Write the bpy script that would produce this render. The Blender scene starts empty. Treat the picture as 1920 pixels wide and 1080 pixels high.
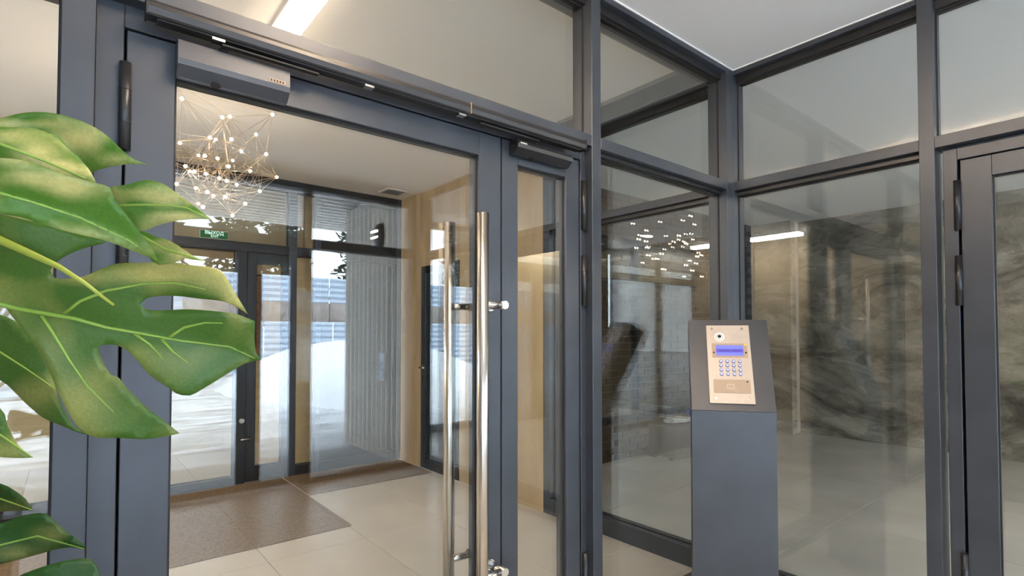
import bpy, bmesh, math, random
from mathutils import Vector, Matrix
from mathutils.geometry import delaunay_2d_cdt

SC = bpy.context.scene
COL = SC.collection
PI = math.pi

# ------------------------------------------------------------------ camera
F_PX, CY_PX = 1017.42, 598.49
YAW, PITCH, EYE = math.radians(39.371), math.radians(1.475), 1.345
cam_data = bpy.data.cameras.new('camera')
cam_data.sensor_width = 36.0
cam_data.lens = 36.0 * F_PX / 1920.0
cam_data.shift_y = (CY_PX - 540.0) / 1920.0
cam_data.clip_start = 0.02
cam_data.clip_end = 200
cam = bpy.data.objects.new('camera', cam_data)
COL.objects.link(cam)
cam.location = (0, 0, EYE)
cam.rotation_euler = (PI / 2 + PITCH, 0, -YAW)
SC.camera = cam

# ------------------------------------------------------------------ world, exposure
W = bpy.data.worlds.new('overcast_sky')
SC.world = W
W.use_nodes = True
bg = W.node_tree.nodes['Background']
bg.inputs[0].default_value = (0.80, 0.89, 1.0, 1)
bg.inputs[1].default_value = 11.5
SC.view_settings.view_transform = 'Standard'
SC.view_settings.look = 'None'
SC.view_settings.gamma = 1.0
SC.view_settings.use_curve_mapping = False
SC.view_settings.exposure = 0.6
try:
    SC.cycles.max_bounces = 12
    SC.cycles.diffuse_bounces = 8
    SC.cycles.glossy_bounces = 6
    SC.cycles.transmission_bounces = 6
    SC.cycles.transparent_max_bounces = 40
    SC.cycles.caustics_reflective = False
    SC.cycles.caustics_refractive = False
    SC.cycles.sample_clamp_indirect = 12.0
    SC.cycles.use_denoising = True
except Exception:
    pass

# ------------------------------------------------------------------ materials
def mat_new(name):
    m = bpy.data.materials.new(name)
    m.use_nodes = True
    nt = m.node_tree
    return m, nt, nt.nodes['Principled BSDF']

def principled(name, col, rough=0.5, metal=0.0, noise=None, bump=None, coord='Object', spec=0.5):
    """noise: (scale, amount, detail, stretch) varies the colour; bump: (scale, strength)"""
    m, nt, b = mat_new(name)
    b.inputs['Base Color'].default_value = (*col, 1)
    b.inputs['Roughness'].default_value = rough
    b.inputs['Metallic'].default_value = metal
    b.inputs['Specular IOR Level'].default_value = spec
    tc = nt.nodes.new('ShaderNodeTexCoord')
    if noise:
        sc, amt, det, stretch = noise
        mp = nt.nodes.new('ShaderNodeMapping')
        mp.inputs['Scale'].default_value = stretch
        nt.links.new(tc.outputs[coord], mp.inputs[0])
        n = nt.nodes.new('ShaderNodeTexNoise')
        n.inputs['Scale'].default_value = sc
        n.inputs['Detail'].default_value = det
        nt.links.new(mp.outputs[0], n.inputs['Vector'])
        r = nt.nodes.new('ShaderNodeValToRGB')
        r.color_ramp.elements[0].position = 0.3
        r.color_ramp.elements[1].position = 0.7
        r.color_ramp.elements[0].color = (*[max(0, c * (1 - amt)) for c in col], 1)
        r.color_ramp.elements[1].color = (*[min(1, c * (1 + amt)) for c in col], 1)
        nt.links.new(n.outputs['Fac'], r.inputs[0])
        nt.links.new(r.outputs[0], b.inputs['Base Color'])
    if bump:
        n2 = nt.nodes.new('ShaderNodeTexNoise')
        n2.inputs['Scale'].default_value = bump[0]
        n2.inputs['Detail'].default_value = 4
        nt.links.new(tc.outputs[coord], n2.inputs['Vector'])
        bp = nt.nodes.new('ShaderNodeBump')
        bp.inputs['Strength'].default_value = bump[1]
        bp.inputs['Distance'].default_value = 0.01
        nt.links.new(n2.outputs['Fac'], bp.inputs['Height'])
        nt.links.new(bp.outputs[0], b.inputs['Normal'])
    return m

def emissive(name, col, strength, dark=False):
    m, nt, b = mat_new(name)
    b.inputs['Base Color'].default_value = (0.01, 0.01, 0.02, 1) if dark else (*col, 1)
    b.inputs['Emission Color'].default_value = (*col, 1)
    b.inputs['Emission Strength'].default_value = strength
    return m

def glass_mat(name, f0, tint):
    m = bpy.data.materials.new(name)
    m.use_nodes = True
    nt = m.node_tree
    nt.nodes.clear()
    out = nt.nodes.new('ShaderNodeOutputMaterial')
    mix = nt.nodes.new('ShaderNodeMixShader')
    tr = nt.nodes.new('ShaderNodeBsdfTransparent')
    tr.inputs[0].default_value = (*tint, 1)
    gl = nt.nodes.new('ShaderNodeBsdfGlossy')
    gl.inputs['Roughness'].default_value = 0.0
    gl.inputs[0].default_value = (1, 1, 1, 1)
    lw = nt.nodes.new('ShaderNodeLayerWeight')
    lw.inputs[0].default_value = 0.5
    pw = nt.nodes.new('ShaderNodeMath'); pw.operation = 'POWER'; pw.inputs[1].default_value = 5.0
    ma = nt.nodes.new('ShaderNodeMath'); ma.operation = 'MULTIPLY_ADD'
    ma.inputs[1].default_value = 1 - f0; ma.inputs[2].default_value = f0
    nt.links.new(lw.outputs['Facing'], pw.inputs[0])
    nt.links.new(pw.outputs[0], ma.inputs[0])
    nt.links.new(ma.outputs[0], mix.inputs[0])
    nt.links.new(tr.outputs[0], mix.inputs[1])
    nt.links.new(gl.outputs[0], mix.inputs[2])
    nt.links.new(mix.outputs[0], out.inputs[0])
    return m

def wood_mat(name, c1, c2, scale=(6, 6, 1.2), rough=0.45):
    m, nt, b = mat_new(name)
    b.inputs['Roughness'].default_value = rough
    tc = nt.nodes.new('ShaderNodeTexCoord')
    mp = nt.nodes.new('ShaderNodeMapping')
    mp.inputs['Scale'].default_value = scale
    n = nt.nodes.new('ShaderNodeTexNoise')
    n.inputs['Scale'].default_value = 3.0
    n.inputs['Detail'].default_value = 6
    n.inputs['Distortion'].default_value = 0.6
    r = nt.nodes.new('ShaderNodeValToRGB')
    r.color_ramp.elements[0].position = 0.32
    r.color_ramp.elements[1].position = 0.7
    r.color_ramp.elements[0].color = (*c1, 1)
    r.color_ramp.elements[1].color = (*c2, 1)
    nt.links.new(tc.outputs['Object'], mp.inputs[0])
    nt.links.new(mp.outputs[0], n.inputs['Vector'])
    nt.links.new(n.outputs['Fac'], r.inputs[0])
    nt.links.new(r.outputs[0], b.inputs['Base Color'])
    return m

def marble_mat(name):
    m, nt, b = mat_new(name)
    b.inputs['Roughness'].default_value = 0.16
    L = nt.links.new
    geo = nt.nodes.new('ShaderNodeNewGeometry')
    mp = nt.nodes.new('ShaderNodeMapping')
    mp.inputs['Rotation'].default_value = (0.5, 0, 0)
    mp.inputs['Scale'].default_value = (1, 0.8, 1.5)
    L(geo.outputs['Position'], mp.inputs[0])
    n1 = nt.nodes.new('ShaderNodeTexNoise')
    n1.inputs['Scale'].default_value = 1.1; n1.inputs['Detail'].default_value = 9
    n1.inputs['Roughness'].default_value = 0.68; n1.inputs['Distortion'].default_value = 1.4
    L(mp.outputs[0], n1.inputs['Vector'])
    mixv = nt.nodes.new('ShaderNodeMixRGB'); mixv.inputs[0].default_value = 0.34
    L(mp.outputs[0], mixv.inputs[1]); L(n1.outputs['Color'], mixv.inputs[2])
    v = nt.nodes.new('ShaderNodeTexVoronoi'); v.inputs['Scale'].default_value = 9.0
    v.feature = 'DISTANCE_TO_EDGE'
    L(mixv.outputs[0], v.inputs['Vector'])
    v2 = nt.nodes.new('ShaderNodeTexVoronoi'); v2.inputs['Scale'].default_value = 9.0
    L(mixv.outputs[0], v2.inputs['Vector'])
    r = nt.nodes.new('ShaderNodeValToRGB')
    r.color_ramp.elements[0].position = 0.36; r.color_ramp.elements[0].color = (0.10, 0.095, 0.08, 1)
    r.color_ramp.elements[1].position = 0.68; r.color_ramp.elements[1].color = (0.40, 0.38, 0.33, 1)
    e = r.color_ramp.elements.new(0.5); e.color = (0.25, 0.235, 0.195, 1)
    L(n1.outputs['Fac'], r.inputs[0])
    # pebble tone per cell
    bw = nt.nodes.new('ShaderNodeRGBToBW'); L(v2.outputs['Color'], bw.inputs[0])
    mr = nt.nodes.new('ShaderNodeMapRange')
    mr.inputs['To Min'].default_value = 0.72; mr.inputs['To Max'].default_value = 1.22
    L(bw.outputs[0], mr.inputs['Value'])
    mul = nt.nodes.new('ShaderNodeMixRGB'); mul.blend_type = 'MULTIPLY'; mul.inputs[0].default_value = 1
    L(r.outputs[0], mul.inputs[1]); L(mr.outputs[0], mul.inputs[2])
    r2 = nt.nodes.new('ShaderNodeValToRGB')
    r2.color_ramp.elements[0].position = 0.0; r2.color_ramp.elements[0].color = (0.5, 0.5, 0.5, 1)
    r2.color_ramp.elements[1].position = 0.035; r2.color_ramp.elements[1].color = (1, 1, 1, 1)
    L(v.outputs['Distance'], r2.inputs[0])
    mul2 = nt.nodes.new('ShaderNodeMixRGB'); mul2.blend_type = 'MULTIPLY'; mul2.inputs[0].default_value = 0.4
    L(mul.outputs[0], mul2.inputs[1]); L(r2.outputs[0], mul2.inputs[2])
    L(mul2.outputs[0], b.inputs['Base Color'])
    return m

def leaf_mat(name, green, yellow, lo, hi, scale):
    m, nt, b = mat_new(name)
    L = nt.links.new
    b.inputs['Roughness'].default_value = 0.42
    tc = nt.nodes.new('ShaderNodeTexCoord')
    n = nt.nodes.new('ShaderNodeTexNoise')
    n.inputs['Scale'].default_value = scale; n.inputs['Detail'].default_value = 1.5
    n.inputs['Distortion'].default_value = 0.8
    L(tc.outputs['Object'], n.inputs['Vector'])
    n3 = nt.nodes.new('ShaderNodeTexNoise')
    n3.inputs['Scale'].default_value = 260; n3.inputs['Detail'].default_value = 3
    L(tc.outputs['Object'], n3.inputs['Vector'])
    r = nt.nodes.new('ShaderNodeValToRGB')
    r.color_ramp.elements[0].position = lo; r.color_ramp.elements[0].color = (*green, 1)
    r.color_ramp.elements[1].position = hi; r.color_ramp.elements[1].color = (*yellow, 1)
    at = nt.nodes.new('ShaderNodeAttribute'); at.attribute_name = 'variegation_warm_light'
    ad = nt.nodes.new('ShaderNodeMath'); ad.operation = 'MULTIPLY_ADD'
    ad.inputs[1].default_value = 0.30
    L(at.outputs['Fac'], ad.inputs[0]); L(n.outputs['Fac'], ad.inputs[2])
    L(ad.outputs[0], r.inputs[0])
    mx = nt.nodes.new('ShaderNodeMixRGB'); mx.blend_type = 'OVERLAY'; mx.inputs[0].default_value = 0.25
    L(r.outputs[0], mx.inputs[1]); L(n3.outputs['Fac'], mx.inputs[2])
    L(mx.outputs[0], b.inputs['Base Color'])
    tl = nt.nodes.new('ShaderNodeBsdfTranslucent')
    L(mx.outputs[0], tl.inputs[0])
    ms = nt.nodes.new('ShaderNodeMixShader'); ms.inputs[0].default_value = 0.3
    out = nt.nodes['Material Output']
    L(b.outputs[0], ms.inputs[1]); L(tl.outputs[0], ms.inputs[2]); L(ms.outputs[0], out.inputs[0])
    bp = nt.nodes.new('ShaderNodeBump'); bp.inputs['Strength'].default_value = 0.12; bp.inputs['Distance'].default_value = 0.004
    L(n3.outputs['Fac'], bp.inputs['Height']); L(bp.outputs[0], b.inputs['Normal'])
    return m

M = {}
M['frame'] = principled('anthracite_powder_coat', (0.054, 0.062, 0.077), 0.38, 0.35, noise=(5, 0.12, 4, (1, 1, 1)), bump=(900, 0.05))
M['frame_dark'] = principled('dark_anodised_metal', (0.035, 0.036, 0.039), 0.33, 0.5, bump=(700, 0.05))
M['black'] = principled('black_rubber', (0.012, 0.012, 0.013), 0.6)
M['steel'] = principled('brushed_steel', (0.62, 0.59, 0.55), 0.24, 1.0, noise=(30, 0.06, 3, (1, 1, 0.03)))
M['steel_dark'] = principled('dark_steel', (0.3, 0.29, 0.27), 0.25, 1.0)
M['glass'] = glass_mat('double_glazing', 0.062, (0.95, 0.965, 0.96))
M['glass_far'] = glass_mat('anti_glare_glass', 0.014, (0.95, 0.965, 0.96))
M['glass_edge'] = principled('spacer_bar', (0.25, 0.27, 0.28), 0.4, 0.5)
M['ceiling'] = principled('white_ceiling_paint', (0.90, 0.90, 0.91), 0.9, bump=(300, 0.04))
M['ceiling_r1'] = principled('off_white_ceiling_paint', (0.90, 0.885, 0.86), 0.9, bump=(300, 0.04))
M['ceil_trim'] = principled('grey_ceiling_border', (0.22, 0.225, 0.225), 0.7)
M['white_seal'] = principled('white_trim', (0.85, 0.86, 0.88), 0.6)
M['wall'] = principled('warm_grey_paint', (0.36, 0.33, 0.30), 0.85)
M['tan'] = wood_mat('tan_veneer', (0.44, 0.33, 0.20), (0.56, 0.44, 0.28), (2, 2, 0.6), 0.38)
M['tan_light'] = wood_mat('pale_veneer', (0.55, 0.44, 0.27), (0.66, 0.55, 0.36), (1, 1, 5), 0.4)
M['tile'] = principled('beige_porcelain', (0.62, 0.575, 0.52), 0.35, noise=(2.2, 0.07, 5, (1, 1, 1)))
M['grout'] = principled('grout', (0.36, 0.33, 0.30), 0.8)
M['tile_grey'] = principled('grey_porcelain', (0.47, 0.455, 0.42), 0.28, noise=(1.8, 0.16, 6, (1, 1, 1)))
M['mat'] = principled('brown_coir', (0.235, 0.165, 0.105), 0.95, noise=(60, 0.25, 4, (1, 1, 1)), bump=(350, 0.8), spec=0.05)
M['marble'] = marble_mat('conglomerate_stone')
M['brick'] = principled('black_brick', (0.012, 0.012, 0.0125), 0.75, noise=(9, 0.5, 4, (1, 1, 1)), bump=(60, 0.25), spec=0.03)
M['mortar'] = principled('dark_mortar', (0.05, 0.05, 0.047), 0.9, spec=0.05)
M['pedestal'] = principled('grey_metallic_paint', (0.046, 0.051, 0.061), 0.40, 0.35, noise=(7, 0.10, 4, (1, 1, 1)), bump=(800, 0.04))
M['plate'] = principled('champagne_steel', (0.40, 0.36, 0.32), 0.45, 0.4, noise=(40, 0.04, 3, (1, 0.05, 1)))
M['plate_beige'] = principled('beige_bezel', (0.33, 0.25, 0.185), 0.5, 0.2)
M['key'] = principled('blue_lit_key', (0.16, 0.20, 0.40), 0.3, 0.4)
M['key_mark'] = emissive('key_backlight', (0.55, 0.65, 1.0), 0.55)
M['screen'] = emissive('screen_blue', (0.13, 0.16, 0.72), 1.0, True)
M['screen_band'] = emissive('screen_violet', (0.085, 0.06, 0.55), 0.9, True)
M['screen_text'] = emissive('screen_text', (0.04, 0.025, 0.25), 0.5, True)
M['yellow'] = principled('yellow_sticker', (0.8, 0.52, 0.05), 0.5)
M['lens'] = principled('lens_black', (0.01, 0.01, 0.012), 0.08)
M['white_plastic'] = principled('white_plastic', (0.8, 0.78, 0.75), 0.4)
M['lamp_warm'] = emissive('lamp_diffuser_warm', (1.0, 0.76, 0.53), 48.0)
M['lamp_neutral'] = emissive('lamp_diffuser_neutral', (1.0, 0.93, 0.84), 65.0)
M['bulb'] = emissive('bulb_glow', (1.0, 0.78, 0.57), 80.0)
M['brass'] = principled('brass_rod', (0.55, 0.45, 0.33), 0.3, 1.0)
M['sign_green'] = emissive('sign_green', (0.006, 0.085, 0.02), 0.55)
M['sign_white'] = emissive('sign_letters', (0.75, 0.95, 0.85), 1.0)
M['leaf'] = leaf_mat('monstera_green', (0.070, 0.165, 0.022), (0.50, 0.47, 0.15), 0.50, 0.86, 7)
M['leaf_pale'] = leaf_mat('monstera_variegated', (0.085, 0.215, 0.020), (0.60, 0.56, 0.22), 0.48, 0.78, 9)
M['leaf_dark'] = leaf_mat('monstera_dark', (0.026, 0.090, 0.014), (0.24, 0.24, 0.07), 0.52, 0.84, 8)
M['vein'] = principled('leaf_vein', (0.24, 0.38, 0.06), 0.4)
M['stem'] = principled('plant_stem', (0.30, 0.36, 0.05), 0.45)
M['planter'] = principled('black_planter', (0.012, 0.012, 0.014), 0.3)
M['soil'] = principled('soil', (0.03, 0.02, 0.014), 0.95, bump=(80, 0.8))
M['snow'] = principled('snow', (0.86, 0.88, 0.92), 0.85, bump=(6, 0.6))
M['snow_ground'] = principled('snowy_paving', (0.56, 0.58, 0.61), 0.85, noise=(1.4, 0.5, 8, (0.6, 2.6, 1)), bump=(6, 0.6))
M['paver'] = principled('grey_paver', (0.46, 0.46, 0.47), 0.8, noise=(5, 0.25, 4, (1, 1, 1)))
M['board'] = wood_mat('weathered_larch', (0.66, 0.59, 0.52), (0.84, 0.78, 0.70), (8, 8, 0.6), 0.6)
M['board_dark'] = principled('board_backing', (0.015, 0.013, 0.012), 0.9)
M['soffit'] = wood_mat('soffit_larch', (0.74, 0.69, 0.62), (0.86, 0.82, 0.76), (0.6, 8, 8), 0.6)
M['fence'] = principled('galvanised_sheet', (0.50, 0.58, 0.68), 0.4, 0.3)
M['brown_plank'] = principled('brown_plank', (0.34, 0.29, 0.26), 0.8, noise=(4, 0.3, 3, (1, 1, 1)))
M['bark'] = principled('pine_bark', (0.09, 0.055, 0.035), 0.9)
M['needle'] = principled('pine_needles', (0.03, 0.05, 0.03), 0.8)
M['cork'] = principled('cork_board', (0.30, 0.17, 0.085), 0.9, noise=(40, 0.3, 4, (1, 1, 1)))
M['blue_bag'] = principled('blue_plastic', (0.02, 0.09, 0.5), 0.25)
M['plastic'] = principled('clear_wrap', (0.55, 0.57, 0.58), 0.1)
M['dark_crate'] = principled('dark_crate', (0.02, 0.019, 0.018), 0.5)

# ------------------------------------------------------------------ mesh helpers
WORLD = {}      # world position of every object built (parents carry no rotation unless noted)

def tag(o, label=None, cat=None, group=None, kind=None):
    if label: o['label'] = label
    if cat: o['category'] = cat
    if group: o['group'] = group
    if kind: o['kind'] = kind
    return o

def empty(name, loc, label=None, cat=None, group=None, kind=None, rotz=0.0):
    o = bpy.data.objects.new(name, None)
    COL.objects.link(o)
    o.empty_display_size = 0.05
    o.location = loc
    o.rotation_euler = (0, 0, rotz)
    WORLD[o] = Vector(loc)
    return tag(o, label, cat, group, kind)

def obj(name, verts, faces, mat, parent=None, smooth=False, local=False):
    """verts in world coordinates (or in the parent's space when local)."""
    vs = [Vector(v) for v in verts]
    lo = Vector((min(v.x for v in vs), min(v.y for v in vs), min(v.z for v in vs)))
    hi = Vector((max(v.x for v in vs), max(v.y for v in vs), max(v.z for v in vs)))
    c = (lo + hi) / 2
    me = bpy.data.meshes.new(name)
    me.from_pydata([v - c for v in vs], [], faces)
    me.materials.append(mat)
    if smooth:
        me.shade_smooth()
    o = bpy.data.objects.new(name, me)
    COL.objects.link(o)
    if parent is not None:
        o.parent = parent
        base = Vector((0, 0, 0)) if local and parent.type == 'EMPTY' else WORLD.get(parent, Vector((0, 0, 0)))
        o.location = c - base
    else:
        o.location = c
    WORLD[o] = c
    return o

def bm_out(bm):
    bmesh.ops.recalc_face_normals(bm, faces=bm.faces)
    bm.verts.index_update()
    v = [tuple(x.co) for x in bm.verts]
    f = [[x.index for x in fc.verts] for fc in bm.faces]
    bm.free()
    return v, f

def box_geo(x0, x1, y0, y1, z0, z1, bev=0.0):
    bm = bmesh.new()
    r = bmesh.ops.create_cube(bm, size=1)
    for v in bm.verts:
        v.co = Vector(((x0 + x1) / 2 + v.co.x * abs(x1 - x0), (y0 + y1) / 2 + v.co.y * abs(y1 - y0), (z0 + z1) / 2 + v.co.z * abs(z1 - z0)))
    if bev > 0:
        bmesh.ops.bevel(bm, geom=bm.edges[:], offset=bev, segments=1, affect='EDGES', clamp_overlap=True)
    return bm_out(bm)

def box(name, x0, x1, y0, y1, z0, z1, mat, parent=None, bev=0.0, local=False):
    v, f = box_geo(x0, x1, y0, y1, z0, z1, bev)
    return obj(name, v, f, mat, parent, local=local)

def tube_geo(pts, rad, seg=12, caps=True):
    pts = [Vector(p) for p in pts]
    n = len(pts)
    rads = rad if isinstance(rad, (list, tuple)) else [rad] * n
    verts, faces = [], []
    ref = None
    for i, p in enumerate(pts):
        t = (pts[min(i + 1, n - 1)] - pts[max(i - 1, 0)]).normalized()
        if ref is None:
            ref = Vector((0, 0, 1)) if abs(t.z) < 0.9 else Vector((1, 0, 0))
        a = t.cross(ref).normalized()
        b = t.cross(a).normalized()
        ref = -b if False else ref
        for k in range(seg):
            an = 2 * PI * k / seg
            verts.append(p + (a * math.cos(an) + b * math.sin(an)) * rads[i])
    for i in range(n - 1):
        for k in range(seg):
            k2 = (k + 1) % seg
            faces.append([i * seg + k, i * seg + k2, (i + 1) * seg + k2, (i + 1) * seg + k])
    if caps:
        faces.append(list(range(seg))[::-1])
        faces.append(list(range((n - 1) * seg, n * seg)))
    return verts, faces

def tube(name, pts, rad, mat, parent=None, seg=12, local=False):
    v, f = tube_geo(pts, rad, seg)
    o = obj(name, v, f, mat, parent, smooth=False, local=local)
    for p in o.data.polygons:
        p.use_smooth = len(p.vertices) == 4
    return o

def prism_geo(poly, axis, a0, a1):
    """poly: 2-D points; axis 'x': poly is (y, z); axis 'y': poly is (x, z); axis 'z': poly is (x, y)"""
    n = len(poly)
    vs = []
    for a in (a0, a1):
        for p in poly:
            vs.append((a, p[0], p[1]) if axis == 'x' else ((p[0], a, p[1]) if axis == 'y' else (p[0], p[1], a)))
    fs = [list(range(n)), list(range(2 * n - 1, n - 1, -1))]
    for i in range(n):
        j = (i + 1) % n
        fs.append([i, j, n + j, n + i])
    bm = bmesh.new()
    bv = [bm.verts.new(v) for v in vs]
    for f in fs:
        bm.faces.new([bv[k] for k in f])
    return bm_out(bm)

def prism(name, poly, axis, a0, a1, mat, parent=None, local=False):
    v, f = prism_geo(poly, axis, a0, a1)
    return obj(name, v, f, mat, parent, local=local)

def instance(name, src, loc, parent, rot=None, scale=None):
    o = bpy.data.objects.new(name, src.data)
    COL.objects.link(o)
    o.parent = parent
    o.location = Vector(loc) - WORLD.get(parent, Vector((0, 0, 0)))
    if rot is not None:
        o.rotation_mode = 'QUATERNION'; o.rotation_quaternion = rot
    if scale is not None:
        o.scale = scale
    WORLD[o] = Vector(loc)
    return o

def text_geo(body, size, depth):
    cu = bpy.data.curves.new('t', 'FONT')
    cu.body = body; cu.size = size; cu.extrude = depth
    cu.align_x = 'CENTER'; cu.align_y = 'CENTER'; cu.resolution_u = 3
    o = bpy.data.objects.new('t', cu)
    COL.objects.link(o)
    dg = bpy.context.evaluated_depsgraph_get()
    me = bpy.data.meshes.new_from_object(o.evaluated_get(dg))
    v = [tuple(x.co) for x in me.vertices]
    f = [list(p.vertices) for p in me.polygons]
    bpy.data.objects.remove(o); bpy.data.curves.remove(cu); bpy.data.meshes.remove(me)
    return v, f

# pixel -> ray (used only to trace the plant's leaves and the lamp nodes, each at its own depth)
_f = Vector((math.sin(YAW) * math.cos(PITCH), math.cos(YAW) * math.cos(PITCH), math.sin(PITCH)))
_r = Vector((math.cos(YAW), -math.sin(YAW), 0))
_u = _r.cross(_f)
def at_depth(px, py, d):
    return Vector((0, 0, EYE)) + _f * d + _r * ((px - 960) / F_PX * d) - _u * ((py - CY_PX) / F_PX * d)
def at_y(px, py, y):
    d = _f + _r * ((px - 960) / F_PX) - _u * ((py - CY_PX) / F_PX)
    return Vector((0, 0, EYE)) + d * (y / d.y)

# ------------------------------------------------------------------ the shell
H = 2.78            # ceiling of the vestibule
XC = 2.79           # vestibule face of the right glass wall
YA = 1.50           # vestibule face of the front glass wall
YW = -1.80          # vestibule face of the street glass wall
YF = 5.29           # far glazing of the hall
XL = -2.3           # left wall

def tile_floor(name, label, x0, x1, y0, y1, tx, ty, ox, oy, mat, z=0.0):
    fl = box(name, x0, x1, y0, y1, z - 0.12, z - 0.004, M['grout'])
    tag(fl, label, 'floor', kind='structure')
    g = 0.0025
    cache = {}
    ix0 = math.floor((x0 - ox) / tx); ix1 = math.ceil((x1 - ox) / tx)
    iy0 = math.floor((y0 - oy) / ty); iy1 = math.ceil((y1 - oy) / ty)
    for i in range(ix0, ix1):
        for j in range(iy0, iy1):
            a0, a1 = max(x0, ox + i * tx) + g, min(x1, ox + (i + 1) * tx) - g
            b0, b1 = max(y0, oy + j * ty) + g, min(y1, oy + (j + 1) * ty) - g
            if a1 - a0 < 0.02 or b1 - b0 < 0.02:
                continue
            key = (round(a1 - a0, 3), round(b1 - b0, 3))
            if key in cache:
                instance('tile', cache[key], ((a0 + a1) / 2, (b0 + b1) / 2, z - 0.003), fl)
            else:
                cache[key] = box('tile', a0, a1, b0, b1, z - 0.006, z, mat, fl, bev=0.001)
    return fl

tile_floor('floor', 'beige tiled floor of the entrance vestibule', XL, XC + 0.05, YW - 0.1, YA + 0.05, 0.6, 1.2, -0.26, 0.3, M['tile'])
tile_floor('floor', 'light beige tiled floor of the hall behind the glass doors', XL - 0.5, XC + 0.05, YA + 0.05, 7.4, 0.6, 1.2, 0.34, 2.2, M['tile'])
tile_floor('floor', 'grey stone tiled floor beyond the right glass wall', XC + 0.05, 8.0, -3.4, 3.8, 1.2, 1.2, 3.1, 0.35, M['tile_grey'])

tag(box('ceiling', XL, XC + 0.055, YW - 0.1, YA + 0.055, H, H + 0.12, M['ceiling']), 'smooth white ceiling over the vestibule', 'ceiling', kind='structure')
tag(box('ceiling', XL - 0.5, XC + 0.055, YA + 0.055, 7.4, 2.79, 2.91, M['ceiling_r1']), 'off-white ceiling of the hall with the chandelier', 'ceiling', kind='structure')
tag(box('ceiling', XC + 0.055, 8.0, -3.4, 3.8, 2.86, 2.98, M['ceiling']), 'white ceiling beyond the right glass wall', 'ceiling', kind='structure')
tag(box('trim_1', XC - 0.22, XC, 1.69, 2.99, 2.765, 2.79, M['ceil_trim']), 'grey ceiling border along the hall side glazing', 'trim', kind='structure')
tag(box('trim_2', 1.0, XC, 1.62, 1.69, 2.765, 2.79, M['ceil_trim']), 'grey ceiling border above the hall glass doors', 'trim', kind='structure')
# thin white seal where frames meet the ceiling
tag(box('trim_3', 0.0, XC - 0.004, YA - 0.006, YA + 0.003, H - 0.005, H, M['white_seal']), 'thin white seal along the ceiling above the doors', 'trim', kind='structure')
tag(box('trim_4', XC - 0.006, XC + 0.003, YW + 0.1, YA - 0.006, H - 0.005, H, M['white_seal']), 'thin white seal along the ceiling above the right glass wall', 'trim', kind='structure')

tag(box('wall_left', XL - 0.15, XL, YW - 0.1, YA, 0, H, M['wall']), 'plain warm grey side wall of the vestibule', 'wall', kind='structure')
tag(box('wall_hall_left', XL - 0.65, XL - 0.5, YA, 7.4, 0, 2.79, M['tan']), 'tan veneer side wall of the hall', 'wall', kind='structure')

# ------------------------------------------------------------------ glazed partitions
FR_W = 0.055
class Wall:
    """u runs along the partition, v is the depth measured from its vestibule face"""
    def __init__(s, kind, base, sign=1):
        s.k, s.b, s.s = kind, base, sign
    def rng(s, u0, u1, v0, v1):
        a, b = s.b + s.s * v0, s.b + s.s * v1
        a, b = min(a, b), max(a, b)
        return (u0, u1, a, b) if s.k == 'y' else (a, b, u0, u1)
    def box(s, name, u0, u1, v0, v1, z0, z1, mat, parent, bev=0.0015):
        x0, x1, y0, y1 = s.rng(u0, u1, v0, v1)
        return box(name, x0, x1, y0, y1, z0, z1, mat, parent, bev)
    def pt(s, u, v, z):
        return Vector((u, s.b + s.s * v, z)) if s.k == 'y' else Vector((s.b + s.s * v, u, z))

def ring(wall, name, u0, u1, z0, z1, w, v0, v1, mat, parent):
    """a rectangular ring (gasket or bead) as one mesh"""
    vs, fs = [], []
    for (a, b, c, d) in ((u0, u0 + w, z0, z1), (u1 - w, u1, z0, z1), (u0 + w, u1 - w, z0, z0 + w), (u0 + w, u1 - w, z1 - w, z1)):
        x0, x1, y0, y1 = wall.rng(a, b, v0, v1)
        v, f = box_geo(x0, x1, y0, y1, c, d)
        n = len(vs); vs += v; fs += [[i + n for i in q] for q in f]
    return obj(name, vs, fs, mat, parent)

def pane(wall, u0, u1, z0, z1, parent, v=0.055, th=0.022):
    p = wall.box('pane', u0 - 0.004, u1 + 0.004, v, v + th, z0 - 0.004, z1 + 0.004, M['glass_far'] if wall.b == YF else M['glass'], parent, 0)
    ring(wall, 'gasket', u0, u1, z0, z1, 0.005, v - 0.006, v, M['black'], p)
    return p

def door_leaf(wall, n, label, u0, u1, hinge_u, top=2.055, stile=0.098, v=0.04, hinges=True, bottom=0.13):
    r = empty('door_%d' % n, wall.pt((u0 + u1) / 2, v + 0.03, 0), label, 'door', kind='structure')
    z0 = 0.012
    wall.box('stile', u0, u0 + stile, v, v + 0.06, z0, top, M['frame'], r)
    wall.box('stile', u1 - stile, u1, v, v + 0.06, z0, top, M['frame'], r)
    wall.box('top_rail', u0 + stile, u1 - stile, v, v + 0.06, top - 0.082, top, M['frame'], r)
    wall.box('bottom_rail', u0 + stile, u1 - stile, v, v + 0.06, z0, bottom, M['frame'], r)
    pane(wall, u0 + stile, u1 - stile, bottom, top - 0.082, r, v + 0.02, 0.022)
    if hinges:
        for (a, b) in ((1.769, 1.973), (1.458, 1.663), (0.25, 0.455)):
            hg = tube('hinge', [wall.pt(hinge_u, v - 0.008, a), wall.pt(hinge_u, v - 0.008, b)], 0.0125, M['frame_dark'], r, 16)
            for t in (0.31, 0.69):
                zz = a + (b - a) * t
                tube('hinge_joint', [wall.pt(hinge_u, v - 0.008, zz - 0.001), wall.pt(hinge_u, v - 0.008, zz + 0.001)], 0.0129, M['black'], hg, 16)
    return r

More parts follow.
